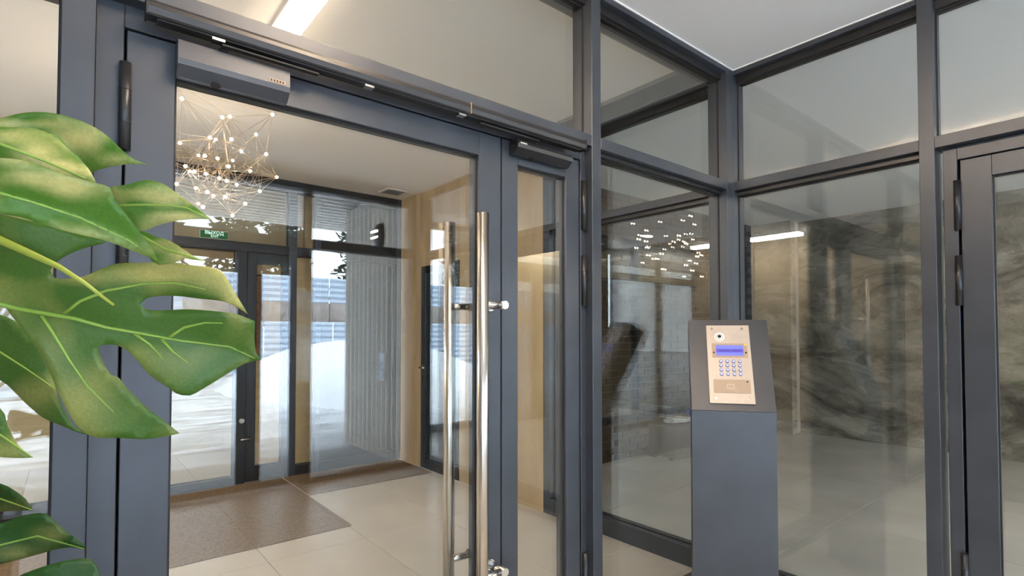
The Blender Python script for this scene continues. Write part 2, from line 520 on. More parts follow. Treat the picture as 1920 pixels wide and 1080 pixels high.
def door_frame(wall, parent, u0, u1, head=True, both=True):
    """jambs and head around a door opening"""
    wall.box('jamb', u0 - 0.058, u0 - 0.005, 0.04, 0.10, 0, 2.115, M['frame'], parent)
    if both:
        wall.box('jamb', u1 + 0.005, u1 + 0.052, 0.04, 0.10, 0, 2.115, M['frame'], parent)
    wall.box('head', u0 - 0.005, u1 + 0.005, 0.04, 0.10, 2.061, 2.115, M['frame'], parent)
    # stop behind the gap so that one cannot see through it
    wall.box('door_stop', u0 - 0.02, u0 + 0.012, 0.101, 0.115, 0, 2.07, M['black'], parent, 0)
    wall.box('door_stop', u1 - 0.012, u1 + 0.02, 0.101, 0.115, 0, 2.07, M['black'], parent, 0)
    wall.box('door_stop', u0 + 0.012, u1 - 0.012, 0.101, 0.115, 2.045, 2.07, M['black'], parent, 0)

def post(wall, parent, u0, u1, z0=0.0, z1=H, v1=0.11, name='mullion'):
    return wall.box(name, u0, u1, 0, v1, z0, z1, M['frame'], parent)
def rail(wall, parent, u0, u1, z0, z1, v0=0, v1=0.11):
    return wall.box('rail', u0, u1, v0, v1, z0, z1, M['frame'], parent)

# ---- front glass wall (doors into the hall)
wa = Wall('y', YA, 1)
w1 = empty('window_1', (0.8, YA + 0.05, 0), 'anthracite framed front glass wall around the double doors to the hall', 'glass wall', kind='structure')
PX = [-1.30, -0.02, 1.657, 2.722]
post(wa, w1, XL, XL + 0.055)
post(wa, w1, PX[0], PX[0] + 0.055)
post(wa, w1, PX[1], 0.039)
post(wa, w1, PX[2], 1.712)
post(wa, w1, PX[3], XC)
for (a, b) in ((XL + 0.055, PX[0]), (PX[0] + 0.055, PX[1]), (0.039, PX[2]), (1.712, PX[3])):
    rail(wa, w1, a, b, 2.113, 2.160)
    rail(wa, w1, a, b, H - 0.028, H)
    wa.box('top_bead', a, b, 0.03, 0.10, H - 0.062, H - 0.028, M['frame_dark'], w1)
    pane(wa, a, b, 2.160, H - 0.062, w1)
for (a, b) in ((XL + 0.055, PX[0]), (PX[0] + 0.055, PX[1]), (1.712, PX[3])):
    rail(wa, w1, a, b, 0, 0.11)
    wa.box('bead', a, b, 0.03, 0.10, 2.094, 2.113, M['frame_dark'], w1)
    pane(wa, a, b, 0.11, 2.094, w1)
door_frame(wa, w1, 0.098, 1.624)

D1 = door_leaf(wa, 1, 'wide glazed door leaf with long steel pull bars', 0.098, 1.211, 0.096)
D2 = door_leaf(wa, 2, 'narrow glazed door leaf beside the wide glass door', 1.217, 1.619, 1.640, stile=0.075)

# ---- right glass wall (continues past the corner along the hall)
wc = Wall('x', XC, 1)
w2 = empty('window_2', (XC + 0.05, 0.5, 0), 'anthracite framed right glass wall with a stone-clad room behind', 'glass wall', kind='structure')
CY = [(-1.75, -1.70), (-0.62, -0.565), (0.618, 0.672), (1.555, 1.61), (2.96, 3.03)]
for (a, b) in CY:
    post(wc, w2, a, b, z1=2.78)
wc.box('corner_mullion', 1.50, 1.555, 0, 0.11, 0, 2.78, M['frame'], w2)
for (a, b, isdoor) in ((-1.70, -0.62, 0), (-0.565, 0.618, 1), (0.672, 1.50, 0), (1.61, 2.96, 0)):
    rail(wc, w2, a, b, 2.118, 2.166)
    rail(wc, w2, a, b, H - 0.028, H)
    wc.box('top_bead', a, b, 0.03, 0.10, H - 0.064, H - 0.028, M['frame_dark'], w2)
    pane(wc, a, b, 2.166, H - 0.064, w2)
    if not isdoor:
        rail(wc, w2, a, b, 0, 0.11)
        wc.box('bead', a, b, 0.03, 0.10, 2.093, 2.118, M['frame_dark'], w2)
        pane(wc, a, b, 0.11, 2.093, w2)
door_frame(wc, w2, -0.505, 0.548)
D3 = door_leaf(wc, 3, 'glazed door in the right glass wall', -0.500, 0.543, 0.553)

# ---- street glass wall behind, same layout as the front one
ww = Wall('y', YW, -1)
w3 = empty('window_3', (0.8, YW - 0.05, 0), 'anthracite framed street front of glass around the outer doors', 'glass wall', kind='structure')
for (a, b) in ((XL, XL + 0.055), (-1.30, -1.245), (-0.02, 0.039), (1.657, 1.712), (2.722, 2.79)):
    post(ww, w3, a, b)
for (a, b) in ((XL + 0.055, -1.30), (-1.245, -0.02), (0.039, 1.657), (1.712, 2.722)):
    rail(ww, w3, a, b, 2.113, 2.20)
    rail(ww, w3, a, b, H - 0.14, H)
    pane(ww, a, b, 2.20, H - 0.14, w3)
for (a, b) in ((XL + 0.055, -1.30), (-1.245, -0.02), (1.712, 2.722)):
    rail(ww, w3, a, b, 0, 0.05)
    pane(ww, a, b, 0.05, 2.113, w3)
door_frame(ww, w3, 0.098, 1.624)
D4 = door_leaf(ww, 4, 'wide glazed outer door facing the snowy street', 0.098, 1.211, 0.096, hinges=False, bottom=0.07)
D5 = door_leaf(ww, 5, 'narrow glazed outer door leaf facing the street', 1.217, 1.619, 1.640, stile=0.075, hinges=False, bottom=0.07)

# ---- far glazing of the hall
wf = Wall('y', YF, 1)
w4 = empty('window_4', (0.8, YF + 0.05, 0), 'dark framed glazing at the far end of the hall', 'glass wall', kind='structure')
for (a, b) in ((-1.2, -1.13), (0.10, 0.17), (1.616, 1.689), (1.872, 1.918)):
    post(wf, w4, a, b, z1=2.79)
post(wf, w4, XC - 0.05, XC, z1=2.79)
wf.box('rail', XL - 0.5, XC - 0.05, -0.004, 0.1, 2.69, 2.79, M['frame_dark'], w4)
for (a, b) in ((XL - 0.5, -1.2), (-1.13, 0.10), (0.17, 1.616), (1.689, 1.872), (1.918, XC - 0.05)):
    wf.box('rail', a, b, 0, 0.1, 2.08, 2.165, M['frame_dark'], w4)
    pane(wf, a, b, 2.165, 2.69, w4)
for (a, b) in ((XL - 0.5, -1.2), (-1.13, 0.10), (1.689, 1.872), (1.918, XC - 0.05)):
    wf.box('rail', a, b, 0, 0.1, 0, 0.09, M['frame_dark'], w4)
    pane(wf, a, b, 0.09, 2.08, w4)
wf.box('jamb', 1.158, 1.25, 0, 0.1, 0, 2.08, M['frame_dark'], w4)
wf.box('rail', 0.17, 1.158, 0, 0.1, 0, 0.07, M['frame_dark'], w4)
pane(wf, 0.17, 1.158, 0.07, 2.08, w4)
d6 = empty('door_6', (1.43, YF + 0.05, 0), 'dark framed glass door at the far end of the hall', 'door', kind='structure')
wf.box('stile', 1.254, 1.335, 0.01, 0.07, 0.01, 2.075, M['frame_dark'], d6)
wf.box('stile', 1.56, 1.612, 0.01, 0.07, 0.01, 2.075, M['frame_dark'], d6)
wf.box('top_rail', 1.335, 1.56, 0.01, 0.07, 1.98, 2.075, M['frame_dark'], d6)
wf.box('bottom_rail', 1.335, 1.56, 0.01, 0.07, 0.01, 0.14, M['frame_dark'], d6)
pane(wf, 1.335, 1.56, 0.14, 1.98, d6, 0.03)
tube('lock_cylinder', [(1.215, YF - 0.03, 0.565), (1.215, YF + 0.01, 0.565)], 0.022, M['steel'], d6)
hd = tube('door_handle', [(1.29, YF + 0.01, 0.405), (1.29, YF - 0.05, 0.405), (1.20, YF - 0.055, 0.400)], 0.011, M['steel_dark'], d6)
# black panel standing in for the dark room behind the right bay, tan lobby behind the rest
tag(box('wall_far_dark_panel', 1.915, XC, YF + 0.16, YF + 0.2, 0, 2.79, M['black']), 'black panel standing in for the dark room behind the far right glazing bay', 'wall', kind='structure')
tag(box('wall_far', XL - 0.5, 2.5, 7.2, 7.35, 0, 2.79, M['tan_light']), 'pale veneer wall behind the far glazing', 'wall', kind='structure')
tag(box('wall_far_bulkhead', XL - 0.5, 1.87, 5.66, 5.76, 2.12, 2.79, M['tan']), 'tan veneer bulkhead behind the exit sign', 'wall', kind='structure')
tag(box('wall_far_return', 1.88, 1.91, YF + 0.12, 7.2, 0, 2.79, M['tan_light']), 'pale veneer side wall behind the far glazing', 'wall', kind='structure')

# ---- hall side wall in tan veneer, with a dark door
DY0, DY1 = 4.16, 4.84
tr = empty('wall_right', (XC + 0.06, 4.2, 0), 'tan veneer wall of the hall with a dark door', 'wall', kind='structure')
box('wall_panel', XC, XC + 0.12, DY1, YF + 0.15, 0, 2.79, M['tan'], tr)
box('wall_panel', XC, XC + 0.12, 3.03, DY0, 0, 2.79, M['tan'], tr)
box('wall_panel', XC, XC + 0.12, DY0, DY1, 2.02, 2.79, M['tan'], tr)
tag(box('baseboard_right', XC - 0.012, XC, DY1, YF - 0.01, 0, 0.07, M['tan']), 'tan baseboard of the hall side wall', 'baseboard', kind='structure')
d7 = empty('door_7', (XC + 0.06, (DY0 + DY1) / 2, 0), 'dark framed door in the tan hall wall', 'door', kind='structure')
box('stile', XC - 0.012, XC + 0.05, DY1 - 0.085, DY1, 0, 2.02, M['frame'], d7, 0.002)
box('stile', XC - 0.012, XC + 0.05, DY0, DY0 + 0.07, 0, 2.02, M['frame_dark'], d7, 0.002)
box('top_rail', XC - 0.012, XC + 0.05, DY0 + 0.07, DY1 - 0.085, 1.95, 2.02, M['frame_dark'], d7, 0.002)
box('bottom_rail', XC - 0.012, XC + 0.05, DY0 + 0.07, DY1 - 0.085, 0, 0.08, M['frame_dark'], d7, 0.002)
box('pane', XC + 0.005, XC + 0.027, DY0 + 0.066, DY1 - 0.081, 0.08, 1.95, M['glass_far'], d7)
box('back_panel', XC + 0.055, XC + 0.075, DY0 + 0.002, DY1 - 0.002, 0, 2.02, M['black'], d7)
lv = tube('lever_handle', [(XC - 0.01, 4.80, 1.0), (XC - 0.055, 4.80, 1.0), (XC - 0.06, 4.69, 1.0)], 0.009, M['steel'], d7)
box('handle_plate', XC - 0.016, XC - 0.012, 4.78, 4.82, 0.975, 1.025, M['steel'], d7)
box('lock_plate', XC - 0.016, XC - 0.012, 4.78, 4.82, 0.86, 0.915, M['steel'], d7)

# ------------------------------------------------------------------ the stone room on the right
wm = empty('wall_stone', (7.8, 1.0, 0), 'polished grey brown conglomerate stone wall', 'wall', kind='structure')
box('stone_slab', 7.47, 7.62, 3.232, 3.74, 0, 2.86, M['marble'], wm, 0.002)
yy = 3.23
while yy > -3.3:
    y2 = max(yy - 1.2, -3.4)
    box('stone_slab', 7.71, 7.85, y2 + 0.0015, yy, 0, 2.86, M['marble'], wm, 0.001)
    yy = y2
tag(box('wall_back', XC + 0.13, 3.75, -3.4, -3.25, 0, 2.86, M['ceiling']), 'plain white back wall of the stone room', 'wall', kind='structure')
tag(box('wall_core', 7.62, 8.0, 3.235, 3.92, 0, 2.98, M['wall']), 'core behind the projecting stone pier', 'wall', kind='structure')
tag(box('wall_core', 7.85, 8.0, -3.4, 3.235, 0, 2.98, M['wall']), 'core wall carrying the stone slabs', 'wall', kind='structure')
tag(box('wall_core', 7.47, 7.62, 3.74, 3.92, 0, 2.98, M['wall']), 'core corner beside the black brick wall', 'wall', kind='structure')
tag(box('wall_core', XC + 0.12, 8.0, 3.8, 3.92, 2.80, 2.98, M['wall']), 'core lintel above the black brick wall', 'wall', kind='structure')
tag(box('wall_side', XC + 0.11, XC + 0.13, -3.4, -1.80, 0, 2.86, M['ceiling']), 'white side wall of the stone room by the street', 'wall', kind='structure')
tag(box('wall_header', XC + 0.0, XC + 0.11, -1.9, 3.8, 2.781, 2.98, M['ceiling']), 'white header above the right glass wall', 'wall', kind='structure')
w5 = empty('window_5', (5.7, -3.3, 0), 'tall street window of the stone room', 'window', kind='structure')
w5w = Wall('y', -3.25, -1)
for (a, b) in ((3.75, 3.81), (5.15, 5.21), (6.94, 7.0), (7.65, 7.71)): w5w.box('mullion', a, b, 0, 0.1, 0, 2.86, M['frame'], w5)
tag(box('wall_street', 5.21, 6.94, -3.36, -3.26, 0, 2.86, M['tan_light']), 'pale veneer pier between the street windows of the stone room', 'wall', kind='structure')
for (a, b) in ((3.81, 5.15), (7.0, 7.65)):
    w5w.box('rail', a, b, 0, 0.1, 0, 0.09, M['frame'], w5)
    w5w.box('rail', a, b, 0, 0.1, 2.78, 2.86, M['frame'], w5)
    pane(w5w, a, b, 0.09, 2.78, w5)
wb = box('wall_brick', XC + 0.12, 7.47, 3.765, 3.9, 0, 2.86, M['mortar'])
tag(wb, 'black brick wall beyond the right glass wall', 'wall', kind='structure')
bl, bh, gap = 0.25, 0.065, 0.008
src = None
cells = []
for j in range(40):
    for i in range(20):
        x0 = XC + 0.14 + i * (bl + gap) - (0.129 if j % 2 else 0)
        if x0 < XC + 0.13 or x0 + bl > 7.46: continue
        z0 = 0.004 + j * (bh + gap)
        if z0 + bh > 2.86: continue
        cells.append((x0, z0))
vis = sorted(cells, key=lambda c: (0 if (c[1] < 2.15) else 1, abs(c[0] - 4.9) + 0.2 * abs(c[1] - 1.2)))
random.seed(4)
rv, rf = [], []
for k, (x0, z0) in enumerate(vis):
    dy = random.uniform(0, 0.004)
    if k < 300:
        if src is None:
            src = box('brick', x0, x0 + bl, 3.749 + dy, 3.77, z0, z0 + bh, M['brick'], wb, 0.003)
            src_y = (3.749 + dy + 3.77) / 2
        else:
            instance('brick', src, (x0 + bl / 2, src_y - dy + 0.002, z0 + bh / 2), wb)
    else:
        v, f = box_geo(x0, x0 + bl, 3.749 + dy, 3.77, z0, z0 + bh)
        n = len(rv); rv += v; rf += [[q + n for q in w] for w in f]
o = obj('bricks', rv, rf, M['brick'], wb); o['kind'] = 'stuff'

# low dark crate with wrap and a blue bag at the foot of the brick wall
t = empty('packing_crate', (5.35, 3.5, 0), 'low dark packing crate on the floor by the black brick wall', 'crate')
box('crate_body', 4.95, 5.75, 3.33, 3.68, 0.03, 0.36, M['dark_crate'], t, 0.01)
box('lid', 4.93, 5.77, 3.31, 3.70, 0.36, 0.385, M['dark_crate'], t, 0.004)
for yy in (3.36, 3.6): box('skid', 4.95, 5.75, yy, yy + 0.06, 0, 0.03, M['dark_crate'], t)
def lump(name, c, sx, sy, sz, mat, seed, parent=None):
    bm = bmesh.new()
    bmesh.ops.create_icosphere(bm, subdivisions=3, radius=1)
    rnd = random.Random(seed)
    ph = [rnd.uniform(0, 6) for _ in range(9)]
    for v in bm.verts:
        p = v.co.copy()
        k = 1 + 0.16 * math.sin(5 * p.x + ph[0]) * math.sin(6 * p.y + ph[1]) + 0.10 * math.sin(11 * p.z + ph[2]) * math.sin(9 * p.x + ph[3])
        v.co = Vector((c[0] + p.x * sx * k, c[1] + p.y * sy * k, max(c[2] - sz * 0.5, c[2] + p.z * sz * k)))
    v, f = bm_out(bm)
    return obj(name, v, f, mat, parent, smooth=False)
tag(lump('plastic_bag', (5.63, 3.5, 0.42), 0.16, 0.12, 0.06, M['blue_bag'], 3), 'crumpled blue plastic bag on the dark crate', 'bag')
tag(lump('plastic_wrap', (5.15, 3.45, 0.405), 0.2, 0.1, 0.035, M['plastic'], 5), 'crumpled clear plastic wrap on the dark crate', 'plastic wrap')

# curved steel rail seen through the narrow door leaf
t = empty('handrail', (3.2, 3.745, 0.56), 'curved steel handrail fixed to the black brick wall', 'handrail')
hp = [(3.20, 3.745, 0.56), (3.20, 3.60, 0.56), (3.20, 3.48, 0.565), (3.20, 3.38, 0.595), (3.20, 3.31, 0.65), (3.20, 3.27, 0.73), (3.20, 3.26, 0.86)]
tube('rail_tube', hp, 0.03, M['steel'], t, 14)
tube('wall_flange', [(3.20, 3.748, 0.56), (3.20, 3.736, 0.56)], 0.05, M['steel'], t, 18)

# ------------------------------------------------------------------ lamps
def linear_lamp(label, x0, x1, y0, y1, z, mat, group=None):
    t = empty('ceiling_lamp', ((x0 + x1) / 2, (y0 + y1) / 2, z), label, 'lamp', group)
    e = 0.012
    for (a, b, c, d) in ((x0 - e, x0, y0 - e, y1 + e), (x1, x1 + e, y0 - e, y1 + e), (x0, x1, y0 - e, y0), (x0, x1, y1, y1 + e)):
        box('housing', a, b, c, d, z - 0.02, z, M['white_plastic'], t)
    box('diffuser', x0, x1, y0, y1, z - 0.065, z - 0.012, mat, t)
    return t
linear_lamp('long warm linear lamp on the vestibule ceiling', 0.72, 0.81, -0.20, 1.36, H, M['lamp_warm'])
linear_lamp('unseen long fill lamp added on the hall ceiling beside its left wall', -2.32, -2.2, 3.3, 5.0, 2.79, M['lamp_neutral'])  # unseen lamp, added to brighten the hall and its ceiling
linear_lamp('unseen fill lamp added on the stone room ceiling by its street windows', 5.3, 6.9, -3.12, -3.0, 2.86, M['lamp_neutral'])  # added out of view to lift the stone room ceiling
def fill_downlight(x, y, label, z=2.79):  # unseen ceiling lights added to brighten the hall and lobby
    t = empty('fill_downlight', (x, y, z), label, 'fill_downlight')
    tube('rim', [(x, y, z - 0.014), (x, y, z)], 0.075, M['white_plastic'], t, 24)
    tube('diffuser', [(x, y, z - 0.018), (x, y, z - 0.013)], 0.062, M['lamp_fill'], t, 24)
M['lamp_fill'] = emissive('fill_downlight_diffuser', (1.0, 0.92, 0.82), 150.0)
fill_downlight(-2.1, 2.9, 'unseen round fill light added on the hall ceiling near the glass doors')
fill_downlight(-0.9, 4.9, 'unseen round fill light added on the hall ceiling near the far glazing')
fill_downlight(0.2, 6.5, 'unseen round fill light added in the lobby behind the far glazing')

# air grille on the hall ceiling by the far corner
t = empty('ceiling_vent', (2.55, 5.0, 2.79), 'small square air grille on the hall ceiling', 'vent')
box('vent_plate', 2.44, 2.66, 4.92, 5.12, 2.782, 2.79, M['ceiling_r1'], t)
for k in range(5): box('vent_slat', 2.46, 2.64, 4.94 + k * 0.034, 4.955 + k * 0.034, 2.776, 2.782, M['ceil_trim'], t)

# ------------------------------------------------------------------ chandelier
ch = empty('chandelier', (0.6, 3.55, 2.35), 'chandelier of crossing brass rods with dozens of glowing bulbs', 'chandelier')
NP = [(341,185),(417,220),(431,218.5),(511,214.6),(480,252),(393.5,258),(404.6,261),(434,261),(337,268),(452.6,284),(499,289),(372,291),(384,292),(408,297),(436.5,301),(428.5,312),(469,320.6),(519,332),(347.6,311.6),(356,321),(364.4,322),(386,326),(411,334),(425,339),(444,346),(487,358.5),(331,345),(367.5,352.5),(389,360),(400,367),(422,369),(460,382),(372,382),(380.5,388),(436,404)]
rnd = random.Random(11)
nodes = []
for i, (px, py) in enumerate(NP):
    nodes.append(at_y(px, py, 3.08 + 0.1 * (i % 3)) if py < 230 else at_y(px, py, 3.5 + 0.42 * math.sin(i * 2.4) * (0.7 + 0.3 * rnd.random())))
for i in range(14):
    a = rnd.uniform(0, 2 * PI); s = rnd.uniform(-0.9, 0.9); rr = math.sqrt(1 - s * s)
    nodes.append(Vector((0.13 + 0.18 * rr * math.cos(a), 3.52 + 0.42 * rr * math.sin(a), 2.22 + 0.26 * s)))
bm = bmesh.new(); bmesh.ops.create_icosphere(bm, subdivisions=2, radius=0.0085)
bv, bf = bm_out(bm)
bulb_src = None
rod_src = None
def place_rod(a, b, r):
    global rod_src
    d = b - a; L = d.length
    q = Vector((0, 0, 1)).rotation_difference(d.normalized())
    if rod_src is None:
        v, f = tube_geo([(0, 0, -0.5), (0, 0, 0.5)], 1.0, 6)
        me = bpy.data.meshes.new('rod'); me.from_pydata([tuple(x) for x in v], [], f); me.materials.append(M['brass'])
        class S: pass
        rod_src = S(); rod_src.data = me
    instance('rod', rod_src, (a + b) / 2, ch, rot=q, scale=(r, r, L))
pairs = set()
for i, p in enumerate(nodes):
    near = sorted(range(len(nodes)), key=lambda k: (nodes[k] - p).length)
    for k in near[1:4] + [near[7], near[12], near[18], near[25]]:
        if (nodes[k] - p).length < 0.62:
            pairs.add((min(i, k), max(i, k)))
for (a, b) in sorted(pairs):
    place_rod(nodes[a], nodes[b], 0.0011)
for p in nodes:
    if bulb_src is None:
        bulb_src = obj('bulb', [Vector(v) + p for v in bv], bf, M['bulb'], ch, smooth=True)
    else:
        instance('bulb', bulb_src, p, ch)
top = Vector((0.42, 3.52, 2.79))
tube('ceiling_rose', [(top.x, top.y, 2.765), (top.x, top.y, 2.79)], 0.06, M['brass'], ch, 20)
for k in sorted(range(len(nodes)), key=lambda k: -nodes[k].z)[:5]:
    place_rod(top - Vector((0, 0, 0.02)), nodes[k], 0.0010)

# ------------------------------------------------------------------ exit sign
t = empty('exit_sign', (1.045, 5.63, 2.26), 'green illuminated exit sign with white lettering on the bulkhead', 'sign')
box('sign_case', 0.925, 1.165, 5.63, 5.66, 2.219, 2.299, M['white_plastic'], t, 0.003)
box('sign_face', 0.931, 1.159, 5.626, 5.63, 2.226, 2.292, M['sign_green'], t)
for (txt, sz, zz, xx) in (('ВЫХОД', 0.042, 2.273, 1.045), ('EXIT', 0.032, 2.243, 1.048)):
    v, f = text_geo(txt, sz, 0.0006)
    obj('lettering', [(xx + a, 5.6252 - c, zz + b) for (a, b, c) in v], f, M['sign_white'], t)

# cork board behind the far door
t = empty('notice_board', (1.55, 7.18, 1.3), 'brown cork notice board on the pale wall behind the far door', 'notice board')
box('cork', 1.52, 1.86, 7.17, 7.195, 1.05, 2.05, M['cork'], t)
ring(Wall('y', 7.17, 1), 'board_frame', 1.50, 1.88, 1.03, 2.07, 0.02, -0.008, 0.025, M['frame_dark'], t)

# entrance mats in the hall
tag(box('entrance_mat', -1.6, 1.56, 3.66, 5.26, 0, 0.012, M['mat'], None, 0.004), 'large brown coir entrance mat in front of the far door', 'mat')
tag(box('entrance_mat', 1.575, 2.74, 4.56, 5.26, 0, 0.012, M['mat'], None, 0.004), 'short brown strip, part coir mat and part painted floor shade, before the dark far bay', 'mat')  # one brown strip for both the mat and the shadow on the floor

# ------------------------------------------------------------------ door hardware on the front doors
def pull_handle(label, y_face, y_bar, sgn):
    t = empty('pull_handle', (1.075, y_bar, 0.2), label, 'handle')
    xb = 1.072
    tube('pull_bar', [(xb, y_bar, 0.23), (xb, y_bar, 1.747)], 0.0205, M['steel'], t, 24)
    for z in (1.442, 0.533):
        s = tube('standoff', [(1.163, y_face, z), (1.163, y_bar + sgn * 0.008, z)], 0.0145, M['steel'], t, 20)
        tube('rosette', [(1.163, y_face, z), (1.163, y_face + sgn * 0.004, z)], 0.019, M['steel'], s, 20)
        tube('support_arm', [(xb, y_bar, z), (1.163, y_bar - sgn * 0.008, z)], 0.0125, M['steel'], t, 16)
pull_handle('long brushed steel pull bar on the vestibule side of the wide door', YA + 0.04, 1.46, -1)
pull_handle('long brushed steel pull bar on the hall side of the wide door', YA + 0.10, 1.665, 1)

# guide rail cover of the closers
t = empty('closer_rail', (0.85, 1.5, 2.09), 'long dark closer guide rail across the head of the double doors', 'door closer rail')
prof = [(1.5, 2.064), (1.5, 2.108), (1.470, 2.108), (1.461, 2.104), (1.456, 2.096), (1.456, 2.082), (1.461, 2.072)]
v, f = prism_geo([(1.499, 2.072), (1.499, 2.109), (1.470, 2.109), (1.462, 2.106), (1.457, 2.098), (1.456, 2.088), (1.459, 2.074), (1.463, 2.070), (1.466, 2.072)], 'x', 0.131, 1.02)
obj('rail_cover', v, f, M['frame_dark'], t)
v, f = prism_geo([(1.499, 2.072), (1.499, 2.109), (1.470, 2.109), (1.462, 2.106), (1.457, 2.098), (1.456, 2.088), (1.459, 2.074), (1.463, 2.070), (1.466, 2.072)], 'x', 1.024, 1.575)
obj('rail_cover', v, f, M['frame_dark'], t)
box('end_cap', 0.127, 0.131, 1.455, 1.499, 2.068, 2.110, M['frame_dark'], t)
box('end_cap', 1.575, 1.579, 1.455, 1.499, 2.068, 2.110, M['frame_dark'], t)
box('seam_strip', 1.0205, 1.0235, 1.4565, 1.499, 2.071, 2.108, M['cork'], t)
box('track', 0.15, 1.56, 1.468, 1.498, 2.066, 2.072, M['black'], t)
for xx in (0.262, 0.655, 0.98):
    box('slide_block', xx, xx + 0.028, 1.466, 1.49, 2.060, 2.066, M['steel'], t)

def closer(label, x0, x1, dark, ztop, zbot, plate):
    t = empty('door_closer', ((x0 + x1) / 2, 1.52, zbot), label, 'door closer')
    mt = M['frame_dark'] if dark else M['frame']
    zc = zbot + 0.022
    v, f = prism_geo([(1.54, zbot + 0.004), (1.54, ztop), (1.498, ztop), (1.490, ztop - 0.004), (1.487, zc + 0.014), (1.489, zc), (1.513, zbot)], 'x', x0, x1)
    obj('closer_body', v, f, mt, t)
    box('closer_arm', x0 + 0.09, x0 + 0.33 if not dark else x0 - 0.18, 1.470, 1.486, ztop + 0.003, ztop + 0.008, M['black'], t, 0.001)
    tube('arm_pivot', [(x0 + 0.1, 1.505, ztop), (x0 + 0.1, 1.505, ztop + 0.008)], 0.012, M['black'], t)
    tube('valve_cover', [(x0 + 0.085, 1.512, zbot + 0.0015), (x0 + 0.085, 1.5115, zbot - 0.0008)], 0.012, M['black'], t)
    xm = x0 + plate
    if dark:
        for k in range(5):
            box('name_mark', xm + k * 0.0065, xm + 0.004 + k * 0.0065, 1.4868, 1.4895, ztop - 0.016, ztop - 0.011, M['white_plastic'], t)
        for (yy, zz) in ((1.502, ztop - 0.02), (1.522, ztop - 0.02), (1.512, zc + 0.01)):
            tube('screw', [(x0 - 0.001, yy, zz), (x0, yy, zz)], 0.0022, M['steel'], t, 8)
    else:
        pl = box('name_plate', xm, xm + 0.040, 1.4862, 1.4885, zc + 0.016, zc + 0.026, M['plate_beige'], t)
        for k in range(5):
            box('name_mark', xm + 0.003 + k * 0.0074, xm + 0.0075 + k * 0.0074, 1.4856, 1.4866, zc + 0.018, zc + 0.024, M['black'], pl)
    return t
closer('broad grey door closer on the wide glass door', 0.194, 0.452, False, 2.050, 1.966, 0.205)
closer('compact black door closer on the narrow door leaf', 1.250, 1.530, True, 2.050, 1.998, 0.012)

# ------------------------------------------------------------------ intercom pedestal
ped = empty('intercom_pedestal', (2.19, 1.20, 0), 'slim grey metal intercom pedestal with a tilted head in the glass corner', 'pedestal', rotz=-YAW - math.radians(15))
HW, Y0P, Z1, Y2P, Z2 = 0.163, -0.075, 1.024, 0.115, 1.404
v, f = prism_geo([(Y0P, 0), (Y0P, Z1 - 0.0015), (0.035, Z1 - 0.02), (0.035, 0)], 'x', -HW, HW)
obj('column', v, f, M['pedestal'], ped, local=True)
v, f = prism_geo([(Y0P, Z1), (Y2P, Z2), (0.205, 1.352), (0.035, Z1 - 0.018)], 'x', -HW, HW)
obj('head', v, f, M['pedestal'], ped, local=True)
sl = Vector((0, Y2P - Y0P, Z2 - Z1)); SLN = sl.length; sl.normalize()
nrm = Vector((0, -sl.z, sl.y))
P0 = Vector((0, Y0P, Z1))
def sp(x, tt, nn):
    return P0 + Vector((x, 0, 0)) + sl * tt + nrm * nn
def sbox(name, x0, x1, t0, t1, n0, n1, mat, parent):
    vs = [sp(x, tt, nn) for nn in (n0, n1) for tt in (t0, t1) for x in (x0, x1)]
    fs = [[0, 2, 3, 1], [4, 5, 7, 6], [0, 1, 5, 4], [2, 6, 7, 3], [0, 4, 6, 2], [1, 3, 7, 5]]
    return obj(name, vs, fs, mat, parent, local=True)
def sdisc(name, x, tt, r, n0, n1, mat, parent, seg=20, r2=None):
    vs = []
    for (nn, rr) in ((n0, r), (n1, r2 or r)):
        for k in range(seg):
            a = 2 * PI * k / seg
            vs.append(sp(x + rr * math.cos(a), tt + rr * math.sin(a), nn))
    fs = [list(range(seg))[::-1], list(range(seg, 2 * seg))] + [[k, (k + 1) % seg, seg + (k + 1) % seg, seg + k] for k in range(seg)]
    return obj(name, vs, fs, mat, parent, local=True)
PXL, PXR, PT0, PT1 = -0.090, 0.086, 0.030, 0.393
pw, phh = PXR - PXL, PT1 - PT0
ux = lambda a: PXL + a * pw
ut = lambda a: PT1 - a * phh
ip = sbox('intercom_panel', PXL, PXR, PT0, PT1, -0.002, 0.008, M['plate'], ped)
tag(ip, 'champagne steel intercom panel')
def on_panel(o):           # re-parent a piece of the panel to the panel itself
    o.parent = ip
    o.location = Vector(o.location) - Vector(ip.location)
    return o
for (a, b) in ((.13, .045), (.84, .045), (.14, .945), (.85, .945)):
    on_panel(sdisc('screw', ux(a), ut(b), 0.0052, 0.008, 0.0095, M['steel_dark'], ped, 14))
on_panel(sdisc('camera_ring', ux(.30), ut(.155), 0.021, 0.008, 0.0095, M['white_plastic'], ped, 28, 0.019))
on_panel(sdisc('camera_ring_slot', ux(.30), ut(.155), 0.0145, 0.0095, 0.0098, M['steel_dark'], ped, 24))
on_panel(sdisc('camera_bezel', ux(.30), ut(.155), 0.0125, 0.0098, 0.012, M['white_plastic'], ped, 24, 0.010))
on_panel(sdisc('camera_lens', ux(.30), ut(.155), 0.0075, 0.012, 0.0135, M['lens'], ped, 20))
for r_ in range(5):
    for c_ in range(7):
        on_panel(sdisc('speaker_hole', ux(.65 + c_ * .03), ut(.125 + r_ * .0135), 0.0014, 0.008, 0.0083, M['wall'], ped, 6))
on_panel(sbox('display_bezel', ux(.11), ux(.925), ut(.425), ut(.245), 0.008, 0.0098, M['plate_beige'], ped))
on_panel(sbox('display', ux(.205), ux(.83), ut(.405), ut(.27), 0.0098, 0.0105, M['screen'], ped))
